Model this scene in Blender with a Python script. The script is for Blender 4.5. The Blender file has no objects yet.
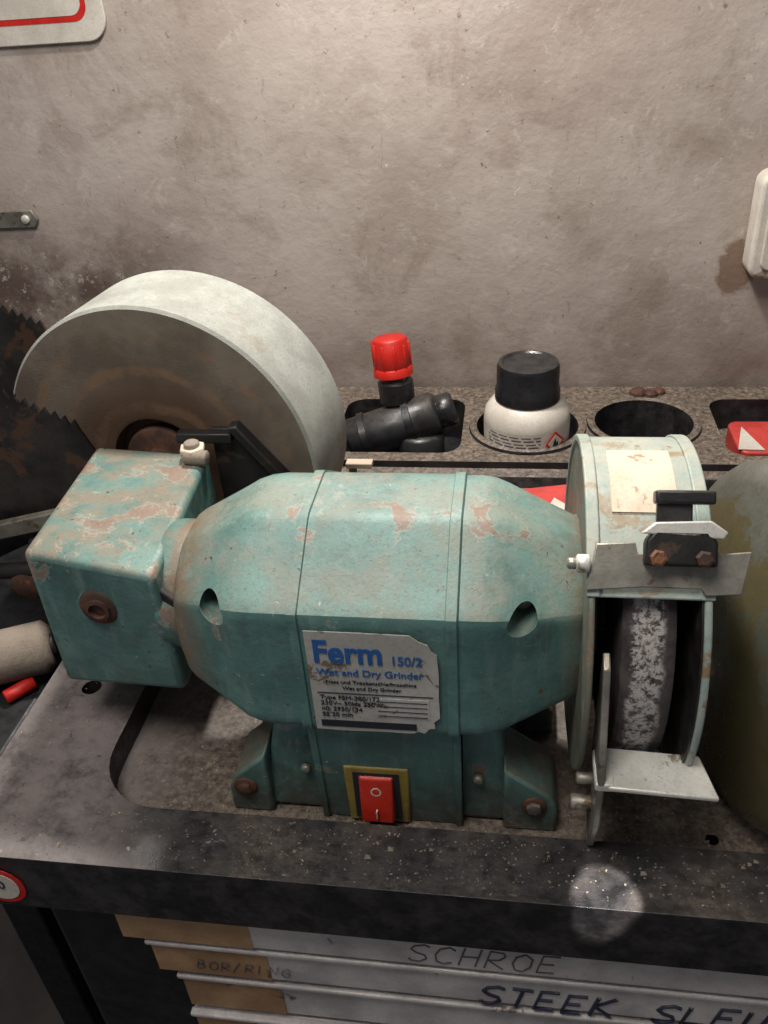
import bpy, math, random
from mathutils import Vector, Matrix
random.seed(4)
S=0.0085
D=bpy.data; COL=bpy.context.scene.collection
# ---------------------------------------------------------------- materials
def lin(c):
    return tuple(((x/255)/12.92 if x/255<=0.04045 else ((x/255+0.055)/1.055)**2.4) for x in c)+(1,)
class NT:
    def __init__(s,name):
        s.m=D.materials.new(name);s.m.use_nodes=True;s.t=s.m.node_tree
        s.b=s.t.nodes['Principled BSDF']
        tc=s.n('ShaderNodeTexCoord');mp=s.n('ShaderNodeMapping')
        mp.inputs['Scale'].default_value=(1/S,1/S,1/S);s.l(tc.outputs['Object'],mp.inputs[0]);s.co=mp.outputs[0]
    def n(s,t): return s.t.nodes.new(t)
    def l(s,a,b): s.t.links.new(a,b)
    def noise(s,sc,det=6,rough=.6,co=None,dist=0):
        n=s.n('ShaderNodeTexNoise');n.inputs['Scale'].default_value=sc;n.inputs['Detail'].default_value=det
        n.inputs['Roughness'].default_value=rough;n.inputs['Distortion'].default_value=dist
        s.l(co or s.co,n.inputs['Vector']);return n.outputs[0]
    def stretch(s,v):
        n=s.n('ShaderNodeMapping');n.inputs['Scale'].default_value=v;s.l(s.co,n.inputs[0]);return n.outputs[0]
    def rng(s,v,a,b,lo=0,hi=1):
        n=s.n('ShaderNodeMapRange');n.interpolation_type='SMOOTHSTEP'
        for k,x in zip((1,2,3,4),(a,b,lo,hi)): n.inputs[k].default_value=x
        s.l(v,n.inputs[0]);return n.outputs[0]
    def mix(s,f,a,b):
        n=s.n('ShaderNodeMix');n.data_type='RGBA'
        for v,k in ((f,0),(a,6),(b,7)):
            if isinstance(v,(int,float,tuple)): n.inputs[k].default_value=v
            else: s.l(v,n.inputs[k])
        return n.outputs[2]
    def math(s,op,a,b=0.0,c=0.0):
        n=s.n('ShaderNodeMath');n.operation=op
        for i,v in enumerate((a,b,c)):
            if isinstance(v,(int,float)): n.inputs[i].default_value=v
            else: s.l(v,n.inputs[i])
        return n.outputs[0]
    def nz(s):
        g=s.n('ShaderNodeNewGeometry');sp=s.n('ShaderNodeSeparateXYZ');s.l(g.outputs['Normal'],sp.inputs[0]);return sp.outputs[2]
    def xyz(s):
        n=s.n('ShaderNodeSeparateXYZ');s.l(s.co,n.inputs[0]);return n.outputs
    def bump(s,h,strength=.3,dist=.1):
        n=s.n('ShaderNodeBump');n.inputs['Strength'].default_value=strength;n.inputs['Distance'].default_value=dist*S
        s.l(h,n.inputs['Height']);s.l(n.outputs[0],s.b.inputs['Normal'])
    def col(s,c): 
        if isinstance(c,tuple): s.b.inputs['Base Color'].default_value=c
        else: s.l(c,s.b.inputs['Base Color'])
    def set(s,rough=None,metal=None,spec=None):
        if rough is not None:
            if isinstance(rough,(int,float)): s.b.inputs['Roughness'].default_value=rough
            else: s.l(rough,s.b.inputs['Roughness'])
        if metal is not None: s.b.inputs['Metallic'].default_value=metal
        if spec is not None: s.b.inputs['Specular IOR Level'].default_value=spec
def worn(name,c1,c2,spot=None,dust=None,rough=.5,metal=0,sc=.25,th=.6,bump=.2,dusta=.6,spsc=.35,bsc=3):
    t=NT(name)
    c=t.mix(t.rng(t.noise(sc),.35,.65),lin(c1),lin(c2))
    c=t.mix(t.math('MULTIPLY',t.rng(t.noise(6,3),.45,.75),.25),c,lin(tuple(int(x*.5) for x in c1)))
    if spot: c=t.mix(t.rng(t.noise(spsc,8,.7,dist=.4),th,th+.05),c,lin(spot))
    if dust:
        m=t.math('MULTIPLY',t.rng(t.nz(),.3,1.0),t.rng(t.noise(.7,8,.7),.3,.7,0,dusta))
        c=t.mix(m,c,lin(dust))
    t.col(c);t.set(t.rng(t.noise(.8),.3,.7,max(0,rough-.12),min(1,rough+.15)),metal)
    t.bump(t.noise(bsc,8,.7),bump,.12);return t.m

M={}
def m_teal(name,dirty):
    t=NT(name);x,y,z=t.xyz();up=t.rng(t.nz(),.15,.75)
    c=t.mix(t.rng(t.noise(.22,6),.35,.65),lin((98,138,132)),lin((74,114,110)))
    c=t.mix(t.math('MULTIPLY',t.rng(t.nz(),.35,-.1),t.rng(t.noise(.35,8,.7),.3,.65,.1,.6)),c,lin((58,84,80)))  # painted shade: vertical and downward faces mixed toward darker teal
    c=t.mix(t.rng(t.noise(.8,8,.7,co=t.stretch((1.6,1.6,.25))),.5,.72,0,.4),c,lin((130,150,142)))
    c=t.mix(t.rng(t.noise(.5,9,.72),.5,.7,0,.55),c,lin((66,80,74)))
    dm=t.math('MULTIPLY',up,t.rng(t.noise(.4,9,.74),.4,.62,.14,.58+dirty*.34))
    c=t.mix(dm,c,lin((136,128,114) if not dirty else (124,112,96)))
    n=t.noise(.3,8,.66,dist=.4)
    k=t.math('SUBTRACT',n,t.math('MULTIPLY',t.math('SUBTRACT',1,up),.04))
    th=.60-dirty*.03
    c=t.mix(t.rng(k,th-.012,th-.004,0,.55),c,lin((150,152,140)))
    c=t.mix(t.rng(k,th+.004,th+.02,0,.85),c,lin((126,104,90)))
    c=t.mix(t.rng(t.noise(1.3,7,.78),.635,.65),c,lin((54,48,44)))
    c=t.mix(t.rng(t.noise(1.9,6,.78,dist=1),.65,.665),c,lin((170,166,154)))
    c=t.mix(t.rng(t.noise(.9,8,.8,dist=1.5),.64,.66,0,.85),c,lin((112,72,50)))
    c=t.mix(t.math('MULTIPLY',t.rng(t.noise(6,4,.8),.52,.68,0,.5),t.math('ADD',t.math('MULTIPLY',up,.7),.3)),c,lin((80,70,60)))
    e=t.math('MULTIPLY',t.rng(x,-14.8,-17.1),t.rng(x,-18.6,-18.0))
    c=t.mix(t.math('MULTIPLY',e,t.rng(t.noise(.9,8,.75),.35,.55,.3,.92)),c,lin((114,94,74)))
    e2=t.rng(x,2.2,4.0)
    c=t.mix(t.math('MULTIPLY',e2,t.rng(t.noise(.9,8,.75),.35,.55,.15,.85)),c,lin((112,94,76)))
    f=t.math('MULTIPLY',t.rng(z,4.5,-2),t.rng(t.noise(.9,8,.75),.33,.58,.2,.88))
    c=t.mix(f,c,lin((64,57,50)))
    t.col(c);t.set(t.rng(t.noise(.8,8),.3,.7,.3,.62));t.bump(t.noise(1.6,10,.75),.42,.15);return t.m
M['teal']=m_teal('teal_paint',0);M['teal_dk']=m_teal('teal_paint_worn',1)
M['guardw']=worn('pale_guard_paint',(154,162,154),(122,142,136),spot=(122,102,76),dust=(172,166,150),rough=.45,th=.55)
M['cream']=worn('cream_sticker',(206,188,168),(188,168,148),spot=(152,128,104),rough=.6,th=.6)
M['steel']=worn('dull_steel',(156,153,143),(112,109,102),spot=(92,72,56),dust=(170,160,142),rough=.42,metal=.5,th=.56)
M['steel_br']=worn('bright_steel',(214,212,205),(190,188,180),spot=(130,120,104),rough=.38,metal=.2,th=.58)
M['rust']=worn('rusty_iron',(92,60,44),(58,42,36),spot=(124,82,56),rough=.75,metal=.2,sc=1)
M['black']=worn('black_plastic',(34,34,36),(24,24,26),spot=(60,56,50),dust=(80,74,66),rough=.4,th=.68)
M['black_gl']=worn('black_cap_plastic',(30,30,34),(22,22,25),dust=(60,58,56),rough=.3)
M['darkmetal']=worn('dark_iron',(44,42,41),(30,28,28),spot=(70,56,46),rough=.5,metal=.3)
M['sawmetal']=worn('dark_saw_steel',(62,58,54),(36,34,33),spot=(84,62,48),rough=.4,metal=.4,th=.55)
M['red']=worn('red_plastic',(200,36,24),(176,28,20),spot=(120,40,30),rough=.4,bump=.1,th=.66)
M['redsw']=worn('red_switch',(196,52,36),(172,40,28),rough=.35,bump=.05)
M['yellow']=worn('yellowed_frame',(158,138,62),(118,100,48),spot=(80,60,40),rough=.5)
M['white']=worn('white_plastic',(200,194,184),(182,175,164),rough=.45,bump=.05,spot=(138,124,108),th=.62)
M['paper']=worn('label_paper',(180,178,172),(156,154,148),spot=(112,96,80),rough=.5,bump=.05,th=.575,spsc=.6)
M['blue']=worn('blue_print',(34,88,152),(30,74,132),rough=.5,bump=0,spot=(130,136,140),th=.62,spsc=1)
M['ink']=worn('black_print',(32,36,44),(24,28,34),rough=.6,bump=0)
M['inkblue']=worn('marker_ink',(38,40,62),(30,30,50),rough=.6,bump=0)
M['inkgrey']=worn('faded_marker',(92,88,96),(76,72,82),rough=.6,bump=0)
M['tape']=worn('brown_tape',(170,136,100),(142,110,80),spot=(90,72,54),rough=.5,th=.6)
M['alu']=worn('drawer_aluminium',(202,196,192),(170,164,162),spot=(100,90,82),rough=.42,metal=.1,th=.61)
M['foam']=worn('grey_foam',(134,122,110),(104,94,84),rough=.9,bump=.6)
M['redpaper']=worn('red_carton',(186,64,58),(164,50,46),rough=.5)
M['body']=worn('cabinet_black',(26,27,30),(18,18,20),spot=(50,47,44),rough=.5,th=.7)
M['olive']=worn('dull_disc_metal',(112,112,104),(92,94,84),spot=(100,92,66),rough=.36,metal=.4,th=.5,sc=.08,spsc=.1)

def m_table():
    t=NT('dusty_black_worktop')
    x,y,z=t.xyz();up=t.rng(t.nz(),.5,.95)
    d=t.rng(t.noise(.13,10,.72,dist=.5),.45,.68)
    rec=t.rng(z,-1.2,-1.7)
    rear=t.math('MULTIPLY',t.rng(y,66,70),.8)
    base=t.mix(t.rng(t.noise(.5,8),.35,.7),lin((24,23,25)),lin((46,42,42)))
    dustc=t.mix(t.rng(t.noise(1.5,8,.7),.35,.65),lin((92,80,70)),lin((138,124,110)))
    f=t.math('ADD',t.math('ADD',t.math('MULTIPLY',d,.4),t.math('MULTIPLY',rec,.68)),rear)
    f=t.math('MULTIPLY',f,t.rng(t.noise(2.5,8,.75),.35,.6,.25,1))
    f=t.math('MULTIPLY',f,up)
    c=t.mix(f,base,dustc)
    lf=t.math('MULTIPLY',t.math('MULTIPLY',t.rng(x,-17,-25),up),t.rng(t.noise(.3,10,.78),.32,.58,.2,.85))  # left end: grey glare painted in, broken up with dust and scuffs
    c=t.mix(lf,c,lin((122,114,112)))
    c=t.mix(t.math('MULTIPLY',up,t.rng(t.noise(2.2,4,.8),.64,.67)),c,lin((160,146,128)))
    c=t.mix(t.rng(t.noise(.8,9,.82,dist=1.5),.62,.645),c,lin((14,13,13)))
    # long scuffs / scratches
    c=t.mix(t.math('MULTIPLY',up,t.rng(t.noise(1.2,8,.8,co=t.stretch((.35,1.6,1)),dist=.6),.63,.66,0,.55)),c,lin((150,142,134)))
    c=t.mix(t.math('MULTIPLY',up,t.rng(t.noise(.35,10,.85,dist=2),.64,.66,0,.8)),c,lin((170,162,152)))
    t.col(c);t.set(t.rng(t.noise(1,8),.3,.7,.28,.65));t.bump(t.noise(1.8,10,.75),.35,.2);return t.m
M['table']=m_table()
def m_wall():
    t=NT('stained_plaster_wall');x,y,z=t.xyz()
    c=t.mix(t.rng(t.noise(.05,8,.6),.35,.65),lin((172,161,153)),lin((150,137,128)))
    c=t.mix(t.rng(t.noise(.12,10,.72,dist=.6),.48,.7,0,.6),c,lin((126,110,98)))
    c=t.mix(t.rng(t.noise(.3,10,.8,dist=1),.55,.64,0,.5),c,lin((184,176,167)))
    c=t.mix(t.rng(t.noise(1.1,7,.8),.62,.66,0,.85),c,lin((92,74,62)))
    c=t.mix(t.rng(t.noise(.4,9,.85,dist=2),.64,.67,0,.7),c,lin((106,86,70)))
    c=t.mix(t.rng(t.noise(.9,7,.8,dist=1.5),.66,.68,0,.8),c,lin((206,200,192)))
    c=t.mix(t.rng(t.noise(.5,9,.8,co=t.stretch((1.5,1,.3)),dist=.8),.6,.66,0,.4),c,lin((112,94,80)))
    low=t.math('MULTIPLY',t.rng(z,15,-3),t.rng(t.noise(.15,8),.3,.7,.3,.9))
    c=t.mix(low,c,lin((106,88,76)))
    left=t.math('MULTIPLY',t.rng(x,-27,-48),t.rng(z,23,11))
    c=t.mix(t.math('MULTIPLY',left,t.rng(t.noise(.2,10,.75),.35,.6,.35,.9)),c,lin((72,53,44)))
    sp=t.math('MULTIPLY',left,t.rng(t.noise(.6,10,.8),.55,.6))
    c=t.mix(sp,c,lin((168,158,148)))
    ex=t.math('ADD',t.math('POWER',t.math('DIVIDE',t.math('SUBTRACT',x,21.6),1.9),2),t.math('POWER',t.math('DIVIDE',t.math('SUBTRACT',z,12.4),2.8),2))
    c=t.mix(t.rng(t.math('ADD',ex,t.math('MULTIPLY',t.noise(.8),1.8)),2.1,1.6,0,.8),c,lin((108,82,62)))
    t.col(c);t.set(.8);t.bump(t.noise(.45,12,.66),.28,.5);return t.m
M['wall']=m_wall()
def m_stone(name,rim):
    t=NT(name)
    if rim:
        c=t.mix(t.rng(t.noise(.3,8),.35,.65),lin((162,164,157)),lin((140,141,134)))
        c=t.mix(t.rng(t.noise(5,6,.8),.45,.7,0,.5),c,lin((110,106,98)))
        c=t.mix(t.rng(t.noise(.25,8,.7),.52,.68,0,.5),c,lin((130,114,96)))
    else:
        c=t.mix(t.rng(t.noise(.25,8),.35,.65),lin((118,107,95)),lin((95,84,73)))
        x,y,z=t.xyz()
        r=t.math('SQRT',t.math('ADD',t.math('POWER',t.math('SUBTRACT',x,-24.1),2),t.math('POWER',t.math('SUBTRACT',z,11.3),2)))
        rr=t.math('ADD',r,t.math('MULTIPLY',t.noise(.3),1.6))
        c=t.mix(t.rng(rr,9.5,5,0,.9),c,lin((86,62,44)))
        c=t.mix(t.math('MULTIPLY',t.rng(t.math('SINE',t.math('MULTIPLY',rr,2.6)),.2,1),t.rng(t.noise(.4,8),.35,.65,0,.6)),c,lin((134,104,78)))
    t.col(c);t.set(.85);t.bump(t.noise(6,8,.8),.5,.12);return t.m
M['srim']=m_stone('wet_stone_rim',True);M['sface']=m_stone('wet_stone_face',False)
def m_gw():
    t=NT('grinding_wheel_grit');x,y,z=t.xyz()
    c=t.mix(t.rng(t.noise(.8,8),.35,.65),lin((84,76,74)),lin((56,49,50)))
    d=t.math('ABSOLUTE',t.math('SUBTRACT',t.math('ADD',x,t.math('MULTIPLY',t.noise(1.2,8,.7),1.2)),7.0))
    w=t.math('MULTIPLY',t.rng(d,.9,.55),t.rng(t.noise(2.4,8,.82),.44,.54))
    c=t.mix(w,c,lin((190,184,180)))
    t.col(c);t.set(.85);t.bump(t.noise(2.5,8,.8),.7,.3);return t.m
M['grit']=m_gw()
def m_floor():
    t=NT('concrete_floor');c=t.mix(t.rng(t.noise(.05,8),.35,.65),lin((60,56,53)),lin((42,39,37)))
    t.col(c);t.set(.8);t.bump(t.noise(.6,8),.3,.3);return t.m
M['floor']=m_floor()
# ---------------------------------------------------------------- mesh helpers
def group(name,c):
    e=D.objects.new(name,None);e.empty_display_size=.02;e.location=Vector(c)*S;COL.objects.link(e);return e
def fin(ob,parent):
    if parent:
        ob.parent=parent;ob.matrix_parent_inverse=Matrix.Translation(-parent.location)
    return ob
def mesh(name,vs,fs,mat,parent=None,bevel=0,seg=3,smooth=True,ang=35,sub=0):
    me=D.meshes.new(name);me.from_pydata([tuple(Vector(v)*S) for v in vs],[],fs);me.validate()
    import bmesh
    bm=bmesh.new();bm.from_mesh(me);bmesh.ops.recalc_face_normals(bm,faces=bm.faces);bm.to_mesh(me);bm.free()
    mats=mat if isinstance(mat,list) else [mat]
    for m in mats: me.materials.append(M[m] if isinstance(m,str) else m)
    ob=D.objects.new(name,me);COL.objects.link(ob)
    if smooth:
        for p in me.polygons:p.use_smooth=True
        me.set_sharp_from_angle(angle=math.radians(ang))
    if bevel:
        b=ob.modifiers.new('b','BEVEL');b.width=bevel*S;b.segments=seg;b.limit_method='ANGLE';b.angle_limit=math.radians(32);b.harden_normals=False
    return fin(ob,parent)
def hexa(name,v,mat,parent=None,**k):
    return mesh(name,v,[(0,1,2,3),(4,5,6,7),(0,1,5,4),(1,2,6,5),(2,3,7,6),(3,0,4,7)],mat,parent,**k)
def box(name,x0,x1,y0,y1,z0,z1,mat,parent=None,rot=None,**k):
    v=[(x0,y0,z0),(x1,y0,z0),(x1,y1,z0),(x0,y1,z0),(x0,y0,z1),(x1,y0,z1),(x1,y1,z1),(x0,y1,z1)]
    if rot:
        c=Vector(((x0+x1)/2,(y0+y1)/2,(z0+z1)/2));R_=Matrix.Rotation(math.radians(rot[1]),3,rot[0])
        v=[tuple(c+R_@(Vector(p)-c)) for p in v]
    return hexa(name,v,mat,parent,**k)
def lathe(name,base,axis,prof,mat,parent=None,seg=64,split=None,cap=True,**k):
    a=Vector(axis).normalized();u=a.orthogonal().normalized();w=a.cross(u);b=Vector(base)
    vs=[];fs=[];mi=[]
    n=len(prof)
    for r,h in prof:
        r=max(r,.004)
        for i in range(seg):
            t=2*math.pi*i/seg;vs.append(b+a*h+(u*math.cos(t)+w*math.sin(t))*r)
    for j in range(n-1):
        for i in range(seg):
            fs.append((j*seg+i,j*seg+(i+1)%seg,(j+1)*seg+(i+1)%seg,(j+1)*seg+i));mi.append(split[j] if split else 0)
    if cap:
        fs.append(tuple(range(seg)));mi.append(split[0] if split else 0)
        fs.append(tuple((n-1)*seg+i for i in range(seg)));mi.append(split[-1] if split else 0)
    ob=mesh(name,vs,fs,mat,parent,**k)
    if split and len(ob.data.polygons)==len(mi):
        for p,m in zip(ob.data.polygons,mi):p.material_index=m
    return ob
def cyl(name,p0,p1,r,mat,parent=None,r1=None,bev=.08,seg=48,**k):
    p0=Vector(p0);p1=Vector(p1);L=(p1-p0).length;r1=r if r1 is None else r1
    bev=min(bev,L*.3,r*.4)
    return lathe(name,p0,p1-p0,[(r-bev,0),(r,bev),(r1,L-bev),(r1-bev,L)],mat,parent,seg,ang=50,**k)
def prism(name,pts,off,mat,parent=None,**k):
    n=len(pts);o=Vector(off)
    vs=[Vector(p) for p in pts]+[Vector(p)+o for p in pts]
    fs=[tuple(range(n)),tuple(range(n,2*n))]+[(i,(i+1)%n,n+(i+1)%n,n+i) for i in range(n)]
    return mesh(name,vs,fs,mat,parent,**k)
def text(name,s,loc,size,mat,parent,rot=(90,0,0),bold=0,shear=0,sx=1):
    cu=D.curves.new(name,'FONT');cu.body=s;cu.size=size*S;cu.extrude=.015*S;cu.offset=bold*S;cu.shear=shear
    cu.materials.append(M[mat]);ob=D.objects.new(name,cu);COL.objects.link(ob)
    ob.rotation_euler=[math.radians(a) for a in rot];ob.location=Vector(loc)*S;ob.scale=(sx,1,1);return fin(ob,parent)
def strokes(name,lines,org,sc,mat,parent,w=.07,slant=.2):
    cu=D.curves.new(name,'CURVE');cu.dimensions='3D';cu.bevel_depth=w*S;cu.bevel_resolution=2
    for L in lines:
        sp=cu.splines.new('POLY');sp.points.add(len(L)-1)
        for p,(a,b) in zip(sp.points,L):
            p.co=((org[0]+(a+b*slant)*sc)*S,org[1]*S,(org[2]+b*sc)*S,1)
    cu.materials.append(M[mat]);ob=D.objects.new(name,cu);COL.objects.link(ob);return fin(ob,parent)
GL={'S':[[(.6,.9),(.4,1),(.1,.9),(0,.7),(.2,.52),(.5,.4),(.6,.2),(.4,0),(.1,.02),(0,.15)]],
'C':[[(.6,.85),(.4,1),(.1,.85),(0,.5),(.1,.12),(.35,0),(.6,.12)]],
'H':[[(0,0),(.04,1)],[(.55,0),(.58,1)],[(0,.5),(.58,.53)]],
'R':[[(0,0),(.03,1),(.45,.95),(.55,.75),(.4,.52),(.03,.48),(.6,0)]],
'O':[[(.3,1),(.05,.8),(0,.4),(.15,.05),(.4,0),(.6,.3),(.58,.75),(.3,1)]],
'E':[[(.55,1),(.02,.98),(0,0),(.55,.03)],[(0,.5),(.45,.52)]],
'T':[[(.3,0),(.32,1)],[(-.02,1),(.62,.97)]],
'K':[[(0,0),(.03,1)],[(.55,1),(.03,.48),(.6,0)]],
'L':[[(.02,1),(0,0),(.5,.03)]],
'U':[[(0,1),(.02,.2),(.25,0),(.5,.15),(.55,1)]],
'B':[[(0,0),(.03,1),(.42,.93),(.4,.6),(.03,.5),(.5,.42),(.5,.1),(0,0)]],
'/':[[(0,-.1),(.4,1.1)]],'I':[[(.1,0),(.13,1)]],'N':[[(0,0),(.03,1),(.5,0),(.55,1)]],'G':[[(.6,.85),(.35,1),(.05,.75),(0,.35),(.25,0),(.58,.1),(.58,.45),(.35,.45)]],
' ':[]}
def hand(name,s,org,sc,mat,parent,w=.07):
    L=[];x=0
    for ch in s:
        j=random.uniform(-.06,.06)
        for st in GL[ch]: L.append([(x+a,b+j) for a,b in st])
        x+=.85 if ch!=' ' else .5
    return strokes(name,L,org,sc,mat,parent,w)
def boolcut(ob,cutters,bevel=0):
    for c in cutters:
        m=ob.modifiers.new('bo','BOOLEAN');m.operation='DIFFERENCE';m.solver='EXACT';m.object=c
    bpy.context.view_layer.update()
    dg=bpy.context.evaluated_depsgraph_get()
    me=D.meshes.new_from_object(ob.evaluated_get(dg))
    ob.modifiers.clear();ob.data=me
    for c in cutters: D.objects.remove(c,do_unlink=True)
    for p in me.polygons:p.use_smooth=True
    me.set_sharp_from_angle(angle=math.radians(32))
    if bevel:
        b=ob.modifiers.new('b','BEVEL');b.width=bevel*S;b.segments=3;b.limit_method='ANGLE';b.angle_limit=math.radians(40)
def rrect(x0,x1,y0,y1,r,n=8):
    P=[]
    for cx,cy,a0 in ((x1-r,y1-r,0),(x0+r,y1-r,90),(x0+r,y0+r,180),(x1-r,y0+r,270)):
        for i in range(n+1):
            a=math.radians(a0+90*i/n);P.append((cx+r*math.cos(a),cy+r*math.sin(a)))
    return P
def rbox(name,x0,x1,y0,y1,z0,z1,r,mat,parent=None,**k):
    return prism(name,[(a,b,z0) for a,b in rrect(x0,x1,y0,y1,r)],(0,0,z1-z0),mat,parent,**k)

# ---------------------------------------------------------------- room
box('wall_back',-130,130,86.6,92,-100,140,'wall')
box('floor',-130,130,-90,86.6,-103,-100,'floor')

# ---------------------------------------------------------------- trolley
T=group('tool_trolley',(2,55,-100))
top=rbox('worktop',-31,36,25.4,86,-4.6,0,2.2,'table',T)
cut=[rbox('c',-24,33,29.3,69.6,-2,3,4.2,'table'),
     rbox('c',-17.4,-4.8,71.2,83,-7,3,2,'table'),
     rbox('c',19.8,33,71.2,83,-3.4,3,2,'table'),
     cyl('c',(1.6,76.6,-7),(1.6,76.6,3),5.1,'table',bev=0.01),
     cyl('c',(12.9,77.4,-7),(12.9,77.4,3),4.8,'table',bev=0.01),
     cyl('c',(-27.7,38.4,-7),(-27.7,38.4,3),.65,'table',bev=0.01,seg=24),
     cyl('c',(11.5,31.4,-7),(11.5,31.4,3),.35,'table',bev=0.01,seg=24)]
boolcut(top,cut,.3)
for i,(cx,cy,r) in enumerate(((12.9,77.4,4.9),(1.6,76.6,5.2))):
    lathe('cup_holder_ring_%d'%i,(cx,cy,-7.4),(0,0,1),[(0,.2),(r-.25,.2),(r-.2,7.7),(r+.15,7.85),(r+.5,7.7),(r+.6,7.3),(r+.6,6),(r-.1,0),(0,0)],'table',T,cap=False)
box('tray_pan',-18,-4.2,70.8,83.4,-7.6,-6.8,'body',T)
prism('rear_rail_step',[(-23,69.7,-2),(-23,68.2,-2),(-23,68.6,-1.0),(-23,69.7,-.7)],(55,0,0),'table',T,bevel=.1)
box('cabinet',-29,34,28.4,85,-94,-4.6,'body',T,bevel=.5)
for i,(z1,z0,x0,yf) in enumerate(((-5.1,-8.5,-22.6,26.3),(-8.9,-12.6,-21.3,26.7),(-13.1,-17.2,-20.2,27),(-17.8,-30,-20.2,27),(-30.6,-44,-20.2,27),(-44.6,-66,-20.2,27))):
    box('drawer_%d'%i,x0,33,yf,28.6,z0,z1,'alu',T,bevel=.25)
    box('drawer_lip_%d'%i,x0-.1,33.1,yf-.35,yf+.2,z1-.4,z1,'alu',T,bevel=.12)
    box('drawer_tape_%d'%i,x0+.1,x0+8.2-i*.8,yf-.06,yf+.05,z0+.15,z1-.45,'tape',T)
hand('drawer_writing_0','SCHROE',(-5.2,26.28,-7.9),1.7,'inkgrey',T,w=.055)
hand('drawer_writing_1','STEEK  SLEUT',(-1.2,26.68,-12.6),1.9,'inkblue',T,w=.12)
hand('drawer_writing_2','BOR/RING',(-18.6,26.6,-11.8),.9,'inkgrey',T,w=.03)
for x in(-24,29):
    for y in(34,78):
        lathe('caster_%d_%d'%(x,y),(x-1.5,y,-97),(1,0,0),[(1,0),(3,.3),(3,2.7),(1,3)],'black',T,seg=32)
        box('caster_fork_%d_%d'%(x,y),x-2,x+2,y-1,y+1,-96,-93.5,'steel',T)
lathe('round_sticker',(-28.1,25.34,-2.6),(0,-1,0),[(1.5,0),(1.5,.05)],'red',T)
lathe('round_sticker_centre',(-28.1,25.28,-2.6),(0,-1,0),[(1.15,0),(1.15,.04)],'white',T)
text('sticker_text','60',(-28.7,25.2,-2.7),1.0,'ink',T)
vs=[];fs=[]
for i in range(2600):
    q_=random.random()
    x=random.uniform(-23,22);y=random.uniform(29.6,31.4) if q_<.35 else random.uniform(29.6,60)
    z=-2
    if .35<q_<.5: x=random.gauss(7.5,3);y=random.gauss(31,2);y=max(29.8,y)
    elif q_>.84: x=random.uniform(-30,18);y=random.uniform(26.2,28.8);z=0
    elif q_>.76: x=random.uniform(-30.3,-25);y=random.uniform(27,45);z=0
    elif q_>.7: x=random.uniform(-23,22);y=random.uniform(60,68);z=-2
    r=random.uniform(.02,.07) if random.random()<.96 else random.uniform(.09,.2);b=len(vs)
    for dx,dy,dz in((-1,-1,0),(1,-.6,0),(.8,1,0),(-.7,.8,0),(.1,0,.8)):
        vs.append((x+dx*r*random.uniform(.6,1.3),y+dy*r*random.uniform(.6,1.3),z+.01+dz*r))
    fs+=[(b,b+1,b+4),(b+1,b+2,b+4),(b+2,b+3,b+4),(b+3,b,b+4),(b,b+1,b+2,b+3)]
mesh('grit_debris',vs,fs,'foam',T,smooth=False)

# ---------------------------------------------------------------- bench grinder
G=group('bench_grinder',(-7,37,-2))
CY,CZ=36.5,10.3
NORM=[(180,6.5),(122,6.8),(90,6.7),(58,6.8),(0,6.5),(-45,7.1),(-90,6.7),(-135,7.1)]
def rad(th,k,p=90):
    s=0
    for a,d in NORM:
        c=math.cos(th-math.radians(a))
        if c>0:s+=(c/(d))**p
    r8=s**(-1/p)
    return r8*(1-k)+6.9*k
NS=160
def loft(name,secs,mat,parent,cap=True):
    vs=[];fs=[]
    for x,sc,k,dy,dz in secs:
        for i in range(NS):
            th=2*math.pi*i/NS;r=rad(th,k)*sc
            vs.append((x,CY+dy+r*math.cos(th),CZ+dz+r*math.sin(th)))
    n=len(secs)
    for j in range(n-1):
        for i in range(NS):
            fs.append((j*NS+i,j*NS+(i+1)%NS,(j+1)*NS+(i+1)%NS,(j+1)*NS+i))
    fs.append(tuple(range(NS)));fs.append(tuple((n-1)*NS+i for i in range(NS)))
    return mesh(name,vs,fs,mat,parent,ang=32)
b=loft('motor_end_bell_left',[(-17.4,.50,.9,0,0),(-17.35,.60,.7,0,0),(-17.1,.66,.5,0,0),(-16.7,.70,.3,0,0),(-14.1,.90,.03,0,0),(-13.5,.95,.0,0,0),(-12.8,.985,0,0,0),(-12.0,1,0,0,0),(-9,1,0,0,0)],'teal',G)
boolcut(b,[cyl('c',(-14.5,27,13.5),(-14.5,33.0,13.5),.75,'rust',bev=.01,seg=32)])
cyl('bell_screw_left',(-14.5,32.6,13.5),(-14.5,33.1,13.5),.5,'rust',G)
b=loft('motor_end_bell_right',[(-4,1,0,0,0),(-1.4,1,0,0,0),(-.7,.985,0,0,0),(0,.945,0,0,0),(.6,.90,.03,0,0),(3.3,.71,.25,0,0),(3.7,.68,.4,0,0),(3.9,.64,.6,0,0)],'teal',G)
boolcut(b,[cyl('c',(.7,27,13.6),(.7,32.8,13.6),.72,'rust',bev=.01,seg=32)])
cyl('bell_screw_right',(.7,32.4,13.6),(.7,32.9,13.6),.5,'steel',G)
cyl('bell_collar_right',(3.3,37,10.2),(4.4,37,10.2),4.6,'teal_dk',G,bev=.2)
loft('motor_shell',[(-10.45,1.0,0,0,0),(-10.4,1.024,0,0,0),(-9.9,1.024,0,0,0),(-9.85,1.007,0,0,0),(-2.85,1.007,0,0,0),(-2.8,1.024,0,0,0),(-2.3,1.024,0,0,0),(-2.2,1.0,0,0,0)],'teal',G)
hexa('pedestal',[(-14.2,31.5,-2),(.8,31.5,-2),(.8,42,-2),(-14.2,42,-2),(-12.6,32.2,6.2),(-.4,32.2,6.2),(-.4,41,6.2),(-12.6,41,6.2)],'teal',G,bevel=.5)
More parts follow.
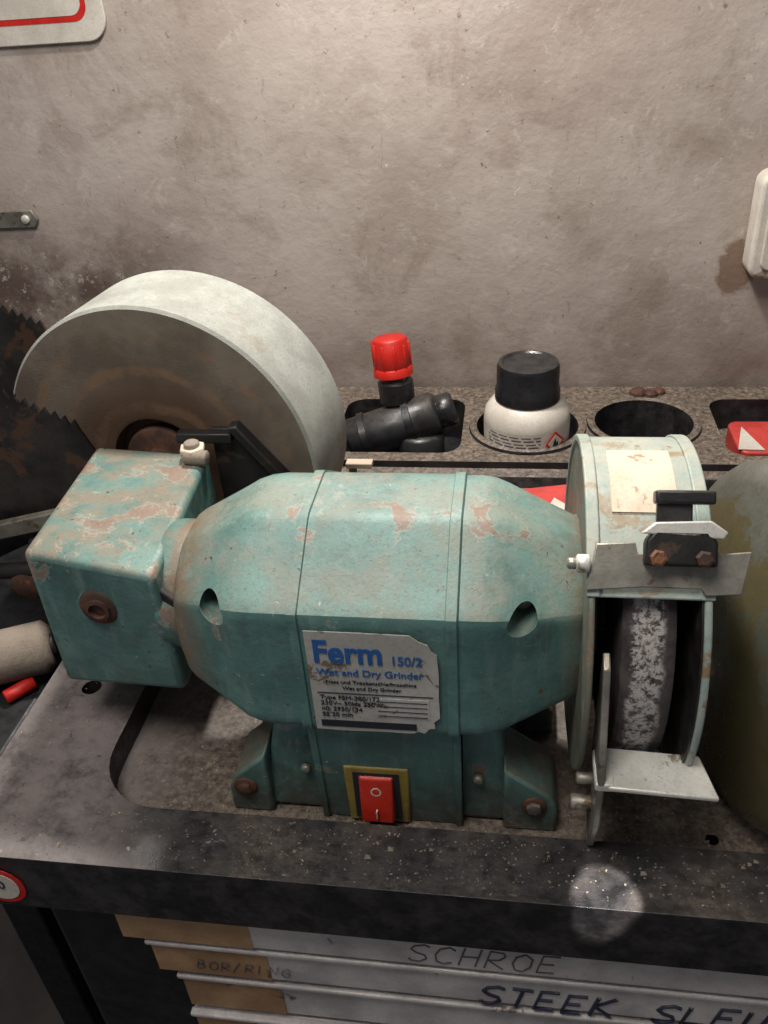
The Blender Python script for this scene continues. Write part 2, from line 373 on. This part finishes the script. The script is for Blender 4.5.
hexa('pedestal_front_panel',[(-10.4,31.15,-2),(-2.25,31.15,-2),(-2.25,36,-2),(-10.4,36,-2),(-10.4,30.5,7.4),(-2.25,30.5,7.4),(-2.25,36,7.4),(-10.4,36,7.4)],'teal',G,bevel=.18)
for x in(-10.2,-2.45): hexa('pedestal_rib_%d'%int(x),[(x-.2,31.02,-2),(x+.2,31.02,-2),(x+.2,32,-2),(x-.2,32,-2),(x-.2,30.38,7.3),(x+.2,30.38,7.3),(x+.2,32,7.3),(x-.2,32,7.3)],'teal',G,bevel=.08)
for sx,x0,x1,nm in((-1,-13.4,-15.9,'left'),(1,0,3.0,'right')):
    prism('foot_'+nm,[(x0,31.1,-2),(x1,31.1,-2),(x1,31.1,-.2),(x1-sx*.5,31.1,1.0),(x0,31.1,2.9)],(0,3.5,0),'teal_dk',G,bevel=.2)
    prism('foot_back_'+nm,[(x0,38.5,-2),(x1,38.5,-2),(x1,38.5,-.2),(x0,38.5,2.6)],(0,3.5,0),'teal_dk',G,bevel=.2)
    xb=(x0+x1)/2+sx*.2
    cyl('foot_washer_'+nm,(xb,31.15,.2),(xb,30.95,.2),.7,'rust',G)
    lathe('foot_bolt_'+nm,(xb,31,.2),(0,-1,0),[(.42,0),(.42,.25),(.3,.3)],'steel' if sx>0 else 'rust',G,seg=6)
for x in(-11.2,-1.4): cyl('rivet_%d'%int(x),(x,31.7,1.6),(x,31.3,1.6),.28,'steel',G)
# switch
prism('switch_frame',[(-8.75,31.2,-1.8),(-5.25,31.2,-1.8),(-5.15,31.05,2.9),(-8.8,31.05,2.9)],(0,-.35,0),'yellow',G,bevel=.12)
box('switch_well',-8.3,-5.7,30.68,30.9,-1.3,2.5,'ink',G)
hexa('switch_rocker',[(-8.0,30.75,-1.1),(-6.0,30.75,-1.1),(-6.0,30.75,2.3),(-8.0,30.75,2.3),(-7.9,30.15,-1.0),(-6.1,30.15,-1.0),(-6.1,30.5,2.2),(-7.9,30.5,2.2)],'redsw',G,bevel=.08)
lathe('switch_mark_off',(-7.0,30.42,1.3),(0,-1,.1),[(.22,0),(.3,0),(.3,.04),(.22,.04)],'white',G,cap=False,seg=24)
box('switch_mark_on',-7.04,-6.96,30.05,30.3,-.6,0,'white',G)
# label: scuffed, torn at the corners
tear=[(-9.6,6.9),(-8,6.86),(-6,6.92),(-4.6,6.9),(-4.3,7.05),(-4.0,6.95),(-3.75,7.3),(-3.45,7.35),(-3.5,7.8),(-3.2,8.1),(-3.22,9.5),(-3.18,11),(-3.25,12.3),(-3.5,12.5),(-3.65,12.9),(-4.1,13.1),(-4.5,13.45),(-7,13.5),(-9.6,13.5)]
prism('nameplate',[(a,29.82,b_) for a,b_ in tear],(0,-.07,0),'paper',G)
LY=29.72
text('nameplate_title','Ferm',(-9.3,LY,11.6),2.0,'blue',G,bold=.05,sx=.82)
text('nameplate_model','150/2',(-5.5,LY,11.6),.8,'blue',G,bold=.01,sx=.85)
text('nameplate_line_1','Wet and Dry Grinder',(-9.2,LY,10.75),.62,'blue',G,bold=.005,sx=.95)
text('nameplate_line_2','Nass und Trockenschleifmaschine',(-8.8,LY,10.2),.33,'ink',G)
text('nameplate_line_3','Wet and Dry Grinder',(-8.0,LY,9.8),.33,'ink',G)
text('nameplate_line_4','Type FSM-200/172\n230V~ 50Hz 250W\nn0: 2950/134\nS2 30 min',(-9.2,LY,9.1),.4,'ink',G)
box('nameplate_table',-6.4,-3.7,LY,LY+.1,8.0,9.3,'paper',G)
for i in range(4): box('nameplate_row_%d'%i,-6.3,-3.8,LY-.03,LY+.05,8.1+i*.33,8.13+i*.33,'ink',G)
box('nameplate_bar',-9.3,-4.4,LY,LY+.1,7.15,7.6,'ink',G)
box('nameplate_rule',-9.3,-3.5,LY,LY+.1,9.5,9.55,'ink',G)
# gearbox (left)
FB=[(-26.8,35.0,3.9),(-18.75,34.3,4.3),(-19.0,45.7,4.3),(-27.2,46.6,3.9)]
FT=[(-26.5,34.7,14),(-18.5,33.5,13.5),(-19.3,45.9,14),(-27.4,46.8,14)]
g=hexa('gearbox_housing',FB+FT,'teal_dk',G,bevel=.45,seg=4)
cyl('gearbox_plug_seat',(-22.5,34.9,10.7),(-22.5,34.3,10.7),1.4,'teal_dk',G,bev=.15)
cyl('gearbox_plug',(-22.5,34.6,10.7),(-22.5,34.0,10.7),1.2,'rust',G,bev=.2)
lathe('gearbox_plug_core',(-22.5,34.1,10.7),(0,-1,0),[(.7,0),(.7,.3),(.5,.35),(.45,.05),(0,.05)],'rust',G,seg=24)
cyl('gearbox_neck',(-19.4,37.5,10.0),(-16.9,37.5,10.0),3.8,'teal_dk',G,bev=.3)
prism('gearbox_notch_shade',[(-18.9,34.0,12.4),(-17.0,33.6,11.2),(-17.0,33.8,9.8),(-18.9,34.2,9.6)],(0,3,0),'darkmetal',G,bevel=.2)  # dark block put in for the shaded gap between gearbox and bell
cyl('wet_shaft',(-23.8,46,11.2),(-24.1,49.5,11.3),1.2,'rust',G)
# big wet stone
ax=Vector((.1,1,0)).normalized();wc=Vector((-24.2,49.0,11.3))
lathe('wet_stone',wc,ax,[(0,1.2),(3.3,1.2),(3.5,.1),(3.8,0),(11.25,0),(11.45,.2),(11.45,7.3),(11.25,7.5),(3.5,7.5),(0,7.5)],['sface','srim'],G,seg=128,split=[0,0,0,0,1,1,1,1,1],ang=40)
cyl('wet_stone_flange',wc+ax*.2,wc+ax*1.3,2.7,'rust',G,bev=.2)
lathe('wet_stone_nut',wc-ax*.8,ax,[(1.1,0),(1.3,.2),(1.3,1.2)],'rust',G,seg=6)
for nm,a in (('front',(-33,-13.0,48.0,48.4,-1,4.4)),('back',(-33,-13.0,58.4,58.8,-1,4.4)),('side_l',(-33.2,-32.8,48.0,58.8,-1,4.4)),('side_r',(-13.2,-12.8,48.0,58.8,-1,4.4)),('floor',(-33,-13.0,48.0,58.8,-1.3,-.9))):
    box('water_trough_'+nm,*a,'black',G)
box('water_trough_leg',-24,-15,50,57,-2,-1.2,'black',G)
# wet-side tool rest
prism('wet_rest_plate',[(-19.3,47.0,15.2),(-17.8,47.0,15.2),(-14.2,47.0,10.6),(-14.2,47,6),(-19.3,47,6)],(0,.4,0),'darkmetal',G,bevel=.08)
prism('wet_rest_rail',[(-18.0,46.4,15.5),(-17.4,46.4,15.6),(-13.6,46.4,10.6),(-14.4,46.4,10.5)],(0,1.1,0),'darkmetal',G,bevel=.08)
box('wet_rest_strap',-21.5,-17.8,46.4,47.2,14.4,15.1,'darkmetal',G,bevel=.1)
cyl('wet_rest_bolt',(-20.0,45.2,13.8),(-20.0,45.2,15.2),.5,'foam',G)
cyl('wet_rest_nut',(-20.0,45.2,14.4),(-20.0,45.2,14.9),.85,'cream',G,seg=6)
cyl('wet_rest_bolt_head',(-20.4,44.7,14.4),(-18.9,44.7,14.3),.5,'foam',G)
# right dry wheel + guard
WC=Vector((0,37.5,9.7));GR_=9.0
lathe('dry_wheel',(5.1,WC.y,WC.z),(1,0,0),[(0,.1),(3,.1),(7.8,.15),(8,.35),(8.05,1.3),(7.95,2.3),(7.8,2.55),(3,2.6),(0,2.6)],'grit',G,seg=96)
cyl('dry_wheel_hub',(4,WC.y,WC.z),(8.6,WC.y,WC.z),1.6,'darkmetal',G)
def arcshell(name,x0,x1,R,a0,a1,mat,t=.25,n=48,parent=G,bevel=.08):
    vs=[];fs=[]
    for i in range(n+1):
        a=math.radians(a0+(a1-a0)*i/n)
        for r in(R,R-t):
            for x in(x0,x1):
                vs.append((x,WC.y-r*math.cos(a),WC.z+r*math.sin(a)))
    for i in range(n):
        b=i*4;c=b+4
        fs+=[(b,b+1,c+1,c),(b+2,b+3,c+3,c+2),(b,b+2,c+2,c),(b+1,b+3,c+3,c+1)]
    fs+=[(0,1,3,2),(n*4,n*4+1,n*4+3,n*4+2)]
    return mesh(name,vs,fs,mat,parent,bevel=bevel)
def sector(name,x,th,R,a0,a1,mat,n=56,bevel=.12):
    P=[(x,WC.y-R*math.cos(math.radians(a0+(a1-a0)*i/n)),WC.z+R*math.sin(math.radians(a0+(a1-a0)*i/n))) for i in range(n+1)]
    return prism(name,P,(th,0,0),mat,G,bevel=bevel)
arcshell('guard_shell',3.9,8.7,GR_,40,262,'guardw')
sector('guard_inner_plate',3.6,.3,GR_+.02,-62,270,'teal_dk')
sector('guard_outer_plate',8.6,.35,GR_+.05,-35,285,'guardw')
sector('guard_gap_shade',8.5,.08,GR_-.1,-34,284,'darkmetal',bevel=0)  # dark disc standing for the shade between dry wheel and cover
arcshell('guard_edge_band_inner',3.5,4.1,GR_+.15,40,262,'guardw',t=.4)
arcshell('guard_edge_band_outer',8.4,9.05,GR_+.15,40,262,'guardw',t=.4)
arcshell('guard_sticker',4.7,7.7,GR_+.07,66,95,'cream',t=.1,bevel=0)
cyl('guard_screw_left',(3.6,31.2,16.9),(3.0,31.2,16.9),.42,'steel_br',G)
cyl('guard_screw_nut',(3.1,31.2,16.9),(2.6,31.2,16.9),.26,'steel',G)
# spark deflector / shield bracket lying on the guard's front lip
def q3(x,s,o=0):
    x-=.45;s+=.62
    return (x,30.35+s*.55-o*.8,15.3+s*.83+o*.55)
def off(o): return Vector(q3(0,0,o))-Vector(q3(0,0,0))
prism('shield_plate',[q3(3.9,0),q3(4.3,2.1),q3(6.0,2.2),q3(6.1,1.7),q3(9.0,1.7),q3(10.9,1.9),q3(10.5,.0),q3(9.0,-.1),q3(8.8,.2),q3(6.3,.2)],off(.25),'steel',G,bevel=.06)
def sh(name,P,o,d,mat,bv): prism(name,[q3(x+.1,s-.3,o) for x,s in P],off(d),mat,G,bevel=bv)
sh('shield_clamp_block',[(6.2,1.5),(9.2,1.5),(9.2,2.6),(8.8,3.1),(6.6,3.1),(6.2,2.6)],.2,1.0,'darkmetal',.15)
sh('shield_clamp_web',[(6.7,3.0),(8.2,3.0),(8.2,4.6),(6.7,4.6)],.3,.5,'black',.1)
sh('shield_clamp_jaw',[(6.6,4.2),(9.1,4.2),(9.1,4.8),(6.6,4.8)],.1,1.0,'black',.12)
sh('shield_clamp_strap',[(6.0,2.9),(9.4,2.7),(9.6,3.0),(8.9,3.5),(6.6,3.4)],.7,.5,'steel_br',.08)
for x in(6.8,8.7):
    p=Vector(q3(x,1.55,1.1));lathe('shield_bolt_%d'%int(x*10),p,(0,-.8,.55),[(.38,0),(.38,.3),(.26,.38)],'rust',G,seg=6)
# tool rest
hexa('tool_rest_plate',[(4.9,27.4,6.3),(9.9,27.2,6.3),(9.4,29.7,6.3),(4.9,29.9,6.3),(4.9,27.4,6.6),(9.9,27.2,6.6),(9.4,29.7,6.6),(4.9,29.9,6.6)],'steel_br',G,bevel=.1)
prism('tool_rest_leg',[(4.4,30.2,12.6),(4.4,29.4,12.2),(4.4,28.3,9),(4.4,27.5,6.6),(4.4,27.6,3.4),(4.4,28.8,.2),(4.4,29.6,0),(4.4,30.4,1.4),(4.4,30.6,6)],(.35,0,0),'steel',G,bevel=.08)
box('tool_rest_flange',4.3,5.2,27.5,29.7,6.15,6.65,'steel_br',G,bevel=.1)
cyl('tool_rest_bolt',(4.6,29.2,3.2),(3.4,29.2,3.2),.4,'steel',G)
cyl('tool_rest_bolt_low',(4.6,29.4,4.8),(3.6,29.4,4.8),.3,'steel',G)

# big dished disc at the right
K=group('metal_disc',(14,37,-2))
lathe('dished_disc',(12.6,36.6,7.9),Vector((-1,-.18,.1)),[(0,1.0),(3,1.0),(3.3,.9),(8.6,.35),(9.6,-.2),(9.9,-.7),(9.7,-.8),(9.2,-.5),(3,.6),(0,.6)],'olive',K,seg=96)
box('disc_stand',13.4,15.6,33.5,39.5,-2,6,'darkmetal',K,bevel=.2)

# ---------------------------------------------------------------- bottle
B=group('glue_bottle',(1.5,75.8,-6.6))
bc=(1.5,75.4,-7.1)
lathe('bottle_body',bc,(0,0,1),[(0,0),(3.7,0),(4.1,.4),(4.15,9.0),(4.0,9.9),(3.5,10.6),(3.1,10.9),(2.9,11.0),(2.6,11.8)],'white',B)
lathe('bottle_cap',bc,(0,0,1),[(2.95,10.9),(3.1,11.1),(3.08,12.0),(2.95,12.2),(2.95,14.2),(2.8,14.6),(2.5,14.65),(2.3,14.5),(0,14.5)],'black_gl',B)
vs=[];fs=[]
n=24
for i in range(n+1):
    a=math.radians(-75+150*i/n)
    for z in(1.5,9.0): vs.append((bc[0]+4.2*math.sin(a),bc[1]-4.2*math.cos(a),bc[2]+z))
fs=[(2*i,2*i+2,2*i+3,2*i+1) for i in range(n)]
mesh('bottle_label',vs,fs,'white',B)
for j in range(9):
    z=bc[2]+8.6-j*.34;vs=[];
    for i in range(25):
        a=math.radians(-58+76*i/24)
        for dz in(0,.11+.04*(j%2)): vs.append((bc[0]+4.23*math.sin(a),bc[1]-4.23*math.cos(a),z+dz))
    mesh('bottle_print_%d'%j,vs,[(2*i,2*i+2,2*i+3,2*i+1) for i in range(24) if (i*7+j*3)%5],'inkgrey',B)
a=math.radians(38);n_=Vector((math.sin(a),-math.cos(a),0));tg=Vector((math.cos(a),math.sin(a),0));c=Vector(bc)+n_*4.26+Vector((0,0,7.9))
def dia(s,o): return [c+n_*o+tg*s,c+n_*o+Vector((0,0,s)),c+n_*o-tg*s,c+n_*o-Vector((0,0,s))]
prism('hazard_diamond_border',dia(1.15,0),n_*.04,'red',B);prism('hazard_diamond',dia(.85,.03),n_*.04,'white',B)
prism('hazard_flame',[c+n_*.09+tg*p+Vector((0,0,q)) for p,q in((-.3,-.35),(.3,-.35),(.35,.05),(.1,.0),(.05,.45),(-.2,.1))],n_*.02,'ink',B)

# ---------------------------------------------------------------- hose tap fitting
Hs=group('hose_fitting',(-10,76,-6.6))
cyl('red_collar',(-11.6,77.2,5.6),(-11.9,77.6,9.2),1.85,'red',Hs,bev=.2,r1=1.7)
lathe('red_collar_ring',(-11.6,77.2,5.4),(-.08,.1,1),[(1.5,0),(1.95,.1),(1.95,.8),(1.85,.95)],'red',Hs)
for i in range(10):
    aa=2*math.pi*i/10;px,py=-11.65+1.8*math.cos(aa),77.3+1.8*math.sin(aa)
    cyl('red_collar_rib_%d'%i,(px,py,6.2),(px-.2,py+.28,8.8),.14,'red',Hs,seg=8,bev=.02)
lathe('black_nut',(-11.3,76.9,2.6),(-.08,.1,1),[(1.5,0),(1.8,.2),(1.8,2.2),(1.5,2.5),(1.5,3.2)],'black_gl',Hs,seg=16)
cyl('riser',(-11.0,76.5,-2),(-11.3,76.9,2.9),1.35,'black_gl',Hs)
cyl('elbow_body',(-16.2,75,-1.0),(-7.2,76.5,1.6),2.3,'black',Hs,bev=.4)
cyl('elbow_cap',(-7.6,76.4,1.5),(-5.6,76.8,2.1),1.7,'black_gl',Hs,bev=.3)
cyl('elbow_down',(-9,75.5,0),(-9,75,-6.7),2.4,'black',Hs,bev=.3)
for i in range(2): lathe('elbow_rib_%d'%i,(-14.8+i*4.4,75.25+i*.72,-.6+i*1.3),(9,1.5,2.6),[(2.3,0),(2.5,.05),(2.5,.7),(2.3,.75)],'black_gl',Hs)

# red cartons
P=group('red_carton_box',(3,58,-2))
prism('carton',[(-1.4,55.0,-2),(6.2,57,-2),(5.4,62,-2),(-2.0,60.3,-2)],(0,0,4.4),'redpaper',P,bevel=.1)
prism('carton_flap',[(2.4,56.3,2.43),(5.8,57.1,2.43),(3.6,59.5,2.43)],(0,0,.08),'white',P)
P2=group('red_tin',(26,77,-3.4))
rbox('tin_body',21.5,29,74,80.5,-3.4,-1.2,1,'redpaper',P2,bevel=.2)
prism('tin_label',[(21.4,74.4,-1.15),(23.8,74.3,-1.15),(22.6,79,-1.15)],(0,0,.08),'white',P2)
q=group('brown_rag_scrap',(14.3,84.2,0))
for j,(sx_,sy_,r_) in enumerate(((13.2,84.3,1.0),(14.4,84.0,.8),(15.3,84.5,.7))):
    lathe('scrap_lump_%d'%j,(sx_,sy_,0),(0,0,1),[(r_,0),(r_*.9,.3),(r_*.5,.55),(0,.5)],'rust',q,seg=9+j,smooth=False)
W0=group('pale_bracket',(-12,62,-2))
box('bracket_upright',-13.2,-12.6,59.6,60.2,-2,5.2,'foam',W0,bevel=.1)
box('bracket_top',-13.4,-11.2,59.4,60.3,5.0,5.5,'cream',W0,bevel=.1)

# ---------------------------------------------------------------- left clutter
def saw(name,pts_top,pts_rest,thick,y):
    g_=group(name,(pts_top[0][0],y,pts_top[0][1]))
    (xa,za),(xb,zb)=pts_top;L=math.hypot(xb-xa,zb-za);n=int(L/.7);d=Vector(((xb-xa)/L,0,(zb-za)/L));nn=Vector((-d.z,0,d.x))
    if nn.z<0:nn=-nn
    P=[]
    for i in range(n):
        p=Vector((xa,y,za))+d*(L*i/n);P.append(p);P.append(p+d*.3*L/n+nn*.5)
    P.append(Vector((xb,y,zb)))
    for x,z in pts_rest:P.append(Vector((x,y,z)))
    prism('blade',P,(0,thick,0),'sawmetal',g_,smooth=False);return g_
s1=saw('hand_saw',((-38,19.6),(-28.6,14.9)),((-27.9,13.2),(-28.6,8.5),(-38,4)),.25,47.3)
prism('saw_handle',[(-43,47.0,21),(-38,47.0,19.6),(-38,47.0,4),(-43,47.0,2)],(0,1,0),'black',s1,bevel=.4)
s2=saw('hand_saw',((-47,22.0),(-37.0,17.0)),((-37.5,2),(-47,0)),.25,60.5)
prism('saw_handle',[(-53,60.1,25),(-47,60.1,22.6),(-47,60.1,2),(-53,60.1,0)],(0,1,0),'black',s2,bevel=.4)
rk=group('side_rack',(-40,48,-100))
box('rack_shelf',-56,-32.2,30,64,-3,-1.6,'body',rk,bevel=.3)
box('rack_post',-50,-46,44,50,-100,-2.9,'body',rk,bevel=.3)
fr=group('foam_roll',(-36,42,1))
cyl('roll_outer',(-44,36.5,.3),(-31.9,41.6,.7),1.9,'foam',fr,bev=.5)
cyl('roll_core',(-32.1,41.5,.7),(-31.7,41.7,.72),.8,'darkmetal',fr)
cl=group('bar_clamp',(-36,47,0))
box('clamp_bar',-46,-28.9,45.8,46.6,6.4,7.6,'steel',cl,rot=('Y',-14),bevel=.12)
box('clamp_jaw',-34.2,-32.2,45.6,47.0,-1.6,6.8,'darkmetal',cl,bevel=.4)
box('clamp_grip',-32.0,-29.2,44.6,45.6,2.4,3.4,'steel_br',cl,rot=('Y',30),bevel=.2)
cyl('clamp_screw',(-38,45.2,4.2),(-30,45.2,5),.6,'darkmetal',cl)
cyl('clamp_knob',(-34.6,45.2,3.4),(-34.6,44.6,3.4),1.2,'rust',cl)
rb=group('red_marker',(-33,39,-1.6))
cyl('marker_body',(-34.2,38.0,-1.1),(-32.8,39.6,-1.0),.5,'red',rb)

# ---------------------------------------------------------------- wall items
sg=group('warning_sign',(-45,86.5,40))
def rrxz(x0,x1,z0,z1,r,y): return [(a,y,b) for a,b in rrect(x0,x1,z0,z1,r)]
prism('sign_board',rrxz(-60,-37.8,35.2,50,2,86.6),(0,-.35,0),'white',sg,bevel=.1)
prism('sign_red_border',rrxz(-59.4,-39.4,36.9,49.4,1.4,86.26),(0,-.04,0),'red',sg)
prism('sign_inner',rrxz(-58.9,-39.9,37.4,48.9,1.1,86.23),(0,-.04,0),'white',sg)
bk=group('wall_bracket',(-50,86.5,18.8))
prism('bracket_strap',[(-60,86.6,18.4),(-50.4,86.6,18.4),(-49.9,86.6,19.2),(-50.4,86.6,20.2),(-60,86.6,20.0)],(0,-.4,0),'steel',bk,bevel=.1)
cyl('bracket_screw',(-51.2,86.3,19.3),(-51.2,85.9,19.3),.45,'steel_br',bk)
so=group('power_socket',(25,86.5,16))
prism('socket_box',rrxz(21.9,31,12.2,21.8,1.2,86.6),(0,-3.0,0),'white',so,bevel=.4)
prism('socket_face',rrxz(22.8,30.2,13.1,21.0,.9,83.6),(0,-.35,0),'white',so,bevel=.2)
cyl('socket_well',(26.6,83.3,17),(26.6,83.15,17),2.2,'body',so)

# ---------------------------------------------------------------- camera
H=40.0;F=850.0
yaw=math.radians(10);pit=math.radians(33);rol=math.radians(4.3)
fw=Vector((-math.sin(yaw)*math.cos(pit),math.cos(yaw)*math.cos(pit),-math.sin(pit)))
R0=Vector((math.cos(yaw),math.sin(yaw),0));U0=R0.cross(fw)
R=math.cos(rol)*R0-math.sin(rol)*U0;U=math.cos(rol)*U0+math.sin(rol)*R0
cam=D.cameras.new('camera');cam.sensor_fit='VERTICAL';cam.sensor_height=24;cam.lens=24*F/1024;cam.clip_start=.01
co=D.objects.new('camera',cam);COL.objects.link(co)
mw=Matrix((R,U,-fw)).transposed().to_4x4();mw.translation=Vector((0,0,H))*S;co.matrix_world=mw
bpy.context.scene.camera=co
# ---------------------------------------------------------------- light
def area(name,loc,tgt,size,power,col,sy=None):
    l=D.lights.new(name,'AREA');l.energy=power;l.color=col;l.size=size*S
    if sy:l.shape='RECTANGLE';l.size_y=sy*S
    o=D.objects.new(name,l);COL.objects.link(o);o.location=Vector(loc)*S
    o.rotation_euler=(Vector(tgt)-Vector(loc)).to_track_quat('-Z','Y').to_euler();return o
area('lamp_key',(-12,70,76),(6,34,5),6,5.8,(1,.95,.88))
area('lamp_ceiling',(-25,0,120),(-5,50,5),45,8.0,(1,.945,.88))
l=D.lights.new('rim_patch_spot','SPOT');l.energy=110;l.spot_size=math.radians(2.3);l.spot_blend=.1;l.shadow_soft_size=.002;l.color=(1,.97,.92)  # added narrow spot, only there to throw the bright patch on the front rim
o=D.objects.new('rim_patch_spot',l);COL.objects.link(o);o.location=Vector((22,-5,75))*S
o.rotation_euler=(Vector((5.2,26.0,0))-Vector((22,-5,75))).to_track_quat('-Z','Y').to_euler()
w=D.worlds.new('w');bpy.context.scene.world=w;w.use_nodes=True
w.node_tree.nodes['Background'].inputs[0].default_value=(.95,.95,1,1);w.node_tree.nodes['Background'].inputs[1].default_value=.18
bpy.context.scene.view_settings.view_transform='Standard'
